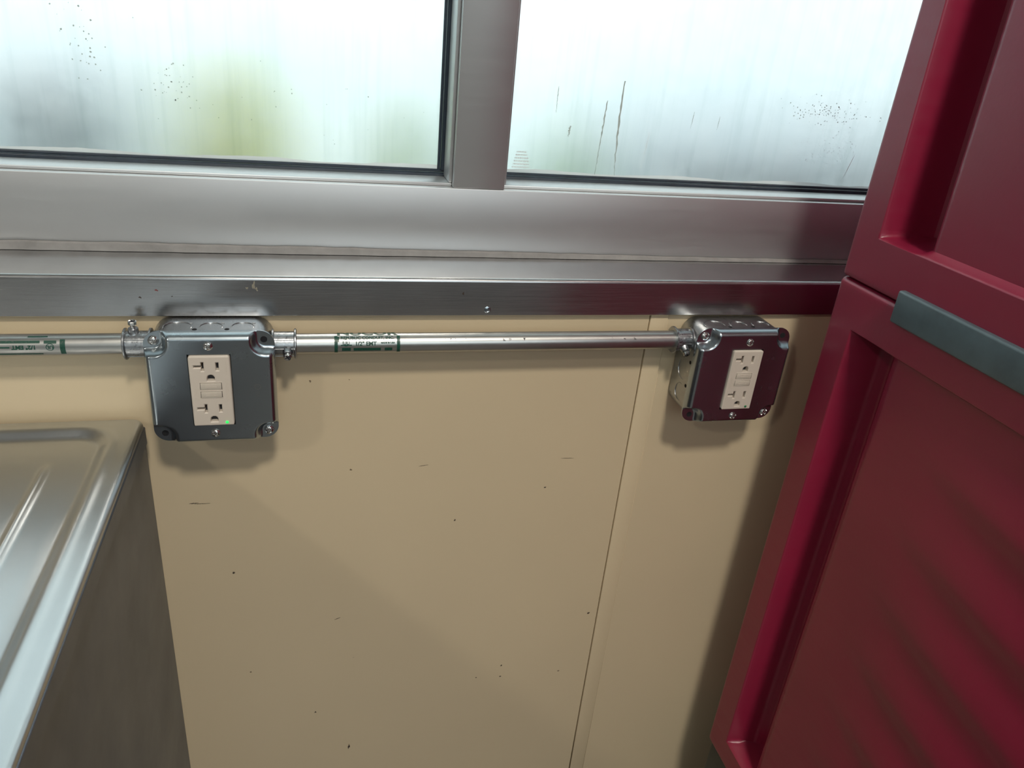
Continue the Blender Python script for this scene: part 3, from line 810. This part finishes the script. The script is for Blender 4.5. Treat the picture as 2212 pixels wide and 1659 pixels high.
box('apron', SX1 - 0.0012, SX1 + 0.0010, SY0 + 0.012, -0.0170, SZ - 0.0235, SZ - 0.0050, 'sinkside', sink, 0.001, 1)
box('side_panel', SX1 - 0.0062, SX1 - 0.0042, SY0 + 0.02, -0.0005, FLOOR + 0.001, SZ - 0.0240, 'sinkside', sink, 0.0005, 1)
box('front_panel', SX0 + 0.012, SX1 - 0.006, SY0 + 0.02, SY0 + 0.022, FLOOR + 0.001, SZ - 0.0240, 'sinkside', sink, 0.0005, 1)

# ------------------------------------------------------------------ red cart
CXF, CYE = 0.503, -0.0695          # face plane and the edge next to the wall
CYN = -0.78
cart = tagit(empty('transport_cart', (0.85, -0.43, FLOOR)), 'dark red moulded plastic transport cart with grey bumper strip, right of the outlet', 'cart')
def cart_door(name, z0, z1, rec, groove, ribs, ridge):
    ya, yb, zb, zt = rec      # recess: y edge near wall at bottom/top, z range
    Ys = lines(-0.40, CYE, 0.0022, [CYE - t for t in (0.0004, 0.001, 0.002, 0.0035, 0.005)]); Ys = lines(CYN, -0.405, 0.012) + Ys; Ys = sorted(set(Ys + [round((ya + yb) / 2 - q, 6) for q in (0, 0.0006, 0.0012)])); Ys = [y for k, y in enumerate(Ys) if k == 0 or y - Ys[k - 1] > 2e-4]
    Zs = lines(z0, z1, 0.003, [z0 + t for t in (0.0004, 0.001, 0.002, 0.0035)] + [z1 - t for t in (0.0004, 0.001, 0.002, 0.0035)] + [zb + t for t in (-0.0006, 0.0, 0.0006, 0.0012, 0.002)] + [zt + t for t in (0.0006, 0.0, -0.0006, -0.0012, -0.002)])
    def depth(y, z):
        t = (z - zb) / (zt - zb); ye = ya + (yb - ya) * max(0, min(1, t))
        s = min(ye - y, z - zb, zt - z, y - (CYN + 0.06))
        sl = ye - y
        d = 0.0
        if s > 0:
            pd = 0.009
            d = pd * ss(s / 0.006)
            gp = 0.0
            for (a, da), (b, db) in zip(groove, groove[1:]):
                if a <= sl <= b: gp = da + (db - da) * ss((sl - a) / (b - a))
            d += gp * ss(min(z - zb, zt - z) / 0.006)
            if ribs:
                for zr in ribs:
                    zz = zr + (y + 0.25) * 0.12           # ribs drop slightly towards the front
                    k = ss((-0.20 - y - 0.0) / 0.14)
                    q = (z - zz) / 0.020
                    if -1.2 < q < 2.2:
                        # asymmetric wave: steep below, soft above
                        w = ss((q + 1.2) / 1.2) if q < 0 else 1 - ss(q / 2.2)
                        d -= 0.0042 * k * w
        # rounded outer edges
        R = 0.005
        for e in (CYE - y, z - z0, z1 - z):
            q = max(0, min(1, e / R)); d += R * (1 - math.sqrt(max(0, 1 - (1 - q) ** 2)))
        return d
    verts = []; idx = {}; faces = []; ym = (ya + yb) / 2
    for i, yp in enumerate(Ys):
        for j, z in enumerate(Zs):
            t = max(0, min(1, (z - zb) / (zt - zb)))
            y = yp + (ya + (yb - ya) * t - ym) * ss((CYE - yp) / 0.02) * (1 - ss((-0.25 - yp) / 0.2))
            idx[i, j] = len(verts); verts.append((CXF + depth(y, z), y, z))
    for i in range(len(Ys) - 1):
        for j in range(len(Zs) - 1): faces.append((idx[i, j], idx[i + 1, j], idx[i + 1, j + 1], idx[i, j + 1]))
    ringi = [idx[i, 0] for i in range(len(Ys))] + [idx[len(Ys) - 1, j] for j in range(1, len(Zs))] + [idx[i, len(Zs) - 1] for i in range(len(Ys) - 2, -1, -1)] + [idx[0, j] for j in range(len(Zs) - 2, 0, -1)]
    b0 = len(verts); n = len(ringi)
    for k in ringi: verts.append((1.12, verts[k][1], verts[k][2]))
    for k in range(n): faces.append((ringi[k], ringi[(k + 1) % n], b0 + (k + 1) % n, b0 + k))
    faces.append(tuple(range(b0, b0 + n)))
    return frompy(name, verts, faces, 'red', cart, 40)
cart_door('upper_body', -0.1990, 0.42, (-0.1050, -0.0900, -0.1540, 0.36), [(0.0, 0.0), (0.012, 0.040), (0.022, 0.048), (0.038, 0.046), (0.056, 0.002), (0.060, 0.0), (9, 0.0)], None, True)
cart_door('lower_body', -0.8540, -0.2006, (-0.1060, -0.1050, -0.8180, -0.2435), [(0.0, 0.0), (0.014, 0.026), (0.022, 0.030), (0.032, 0.028), (0.054, 0.002), (0.060, 0.0), (9, 0.0)], [-0.312, -0.386, -0.459, -0.533, -0.607, -0.681], False)
# bumper strip over the seam
box('bumper_strip', CXF - 0.0060, CXF + 0.004, CYN + 0.05, -0.1545, -0.2150, -0.1855, 'bumper', cart, 0.0022, 3)['label'] = 'dark grey rubber bumper strip'
box('base', CXF + 0.004, 1.11, CYN + 0.01, CYE - 0.003, -1.12, -0.8545, 'base', cart, 0.006, 2)
for (x, y) in ((0.58, -0.15), (0.58, -0.70), (1.03, -0.15), (1.03, -0.70)):
    frombm('caster', merge([lathe_bm([(0, -0.018), (0.060, -0.018), (0.066, -0.010), (0.066, 0.010), (0.060, 0.018), (0, 0.018)], 28, axis_to((0, 1, 0), (x, y, FLOOR + 0.066))), box_bm(x - 0.02, x + 0.02, y - 0.027, y - 0.020, FLOOR + 0.05, -1.12), box_bm(x - 0.02, x + 0.02, y + 0.020, y + 0.027, FLOOR + 0.05, -1.12)]), 'base', cart, 35)

# ------------------------------------------------------------------ ceiling lamps
def lamp(x, y, r, mat, label):
    root = tagit(empty('ceiling_lamp', (x, y, CEIL)), label, 'lamp', 'round ceiling lamps')
    frombm('lamp_housing', lathe_bm([(r + 0.02, CEIL), (r + 0.02, CEIL - 0.035), (r + 0.004, CEIL - 0.038), (r, CEIL - 0.03)], 40), 'lampbody', root, 35).location = (x, y, 0)
    frombm('lamp_diffuser', lathe_bm([(r, CEIL - 0.036), (r * 0.7, CEIL - 0.046), (0, CEIL - 0.050)], 40), mat, root, 60).location = (x, y, 0)
lamp(0.20, -1.70, 0.16, 'lampA', 'round ceiling lamp nearer the cart')
lamp(-2.12, -2.50, 0.13, 'lampB', 'round ceiling lamp over the sink side')
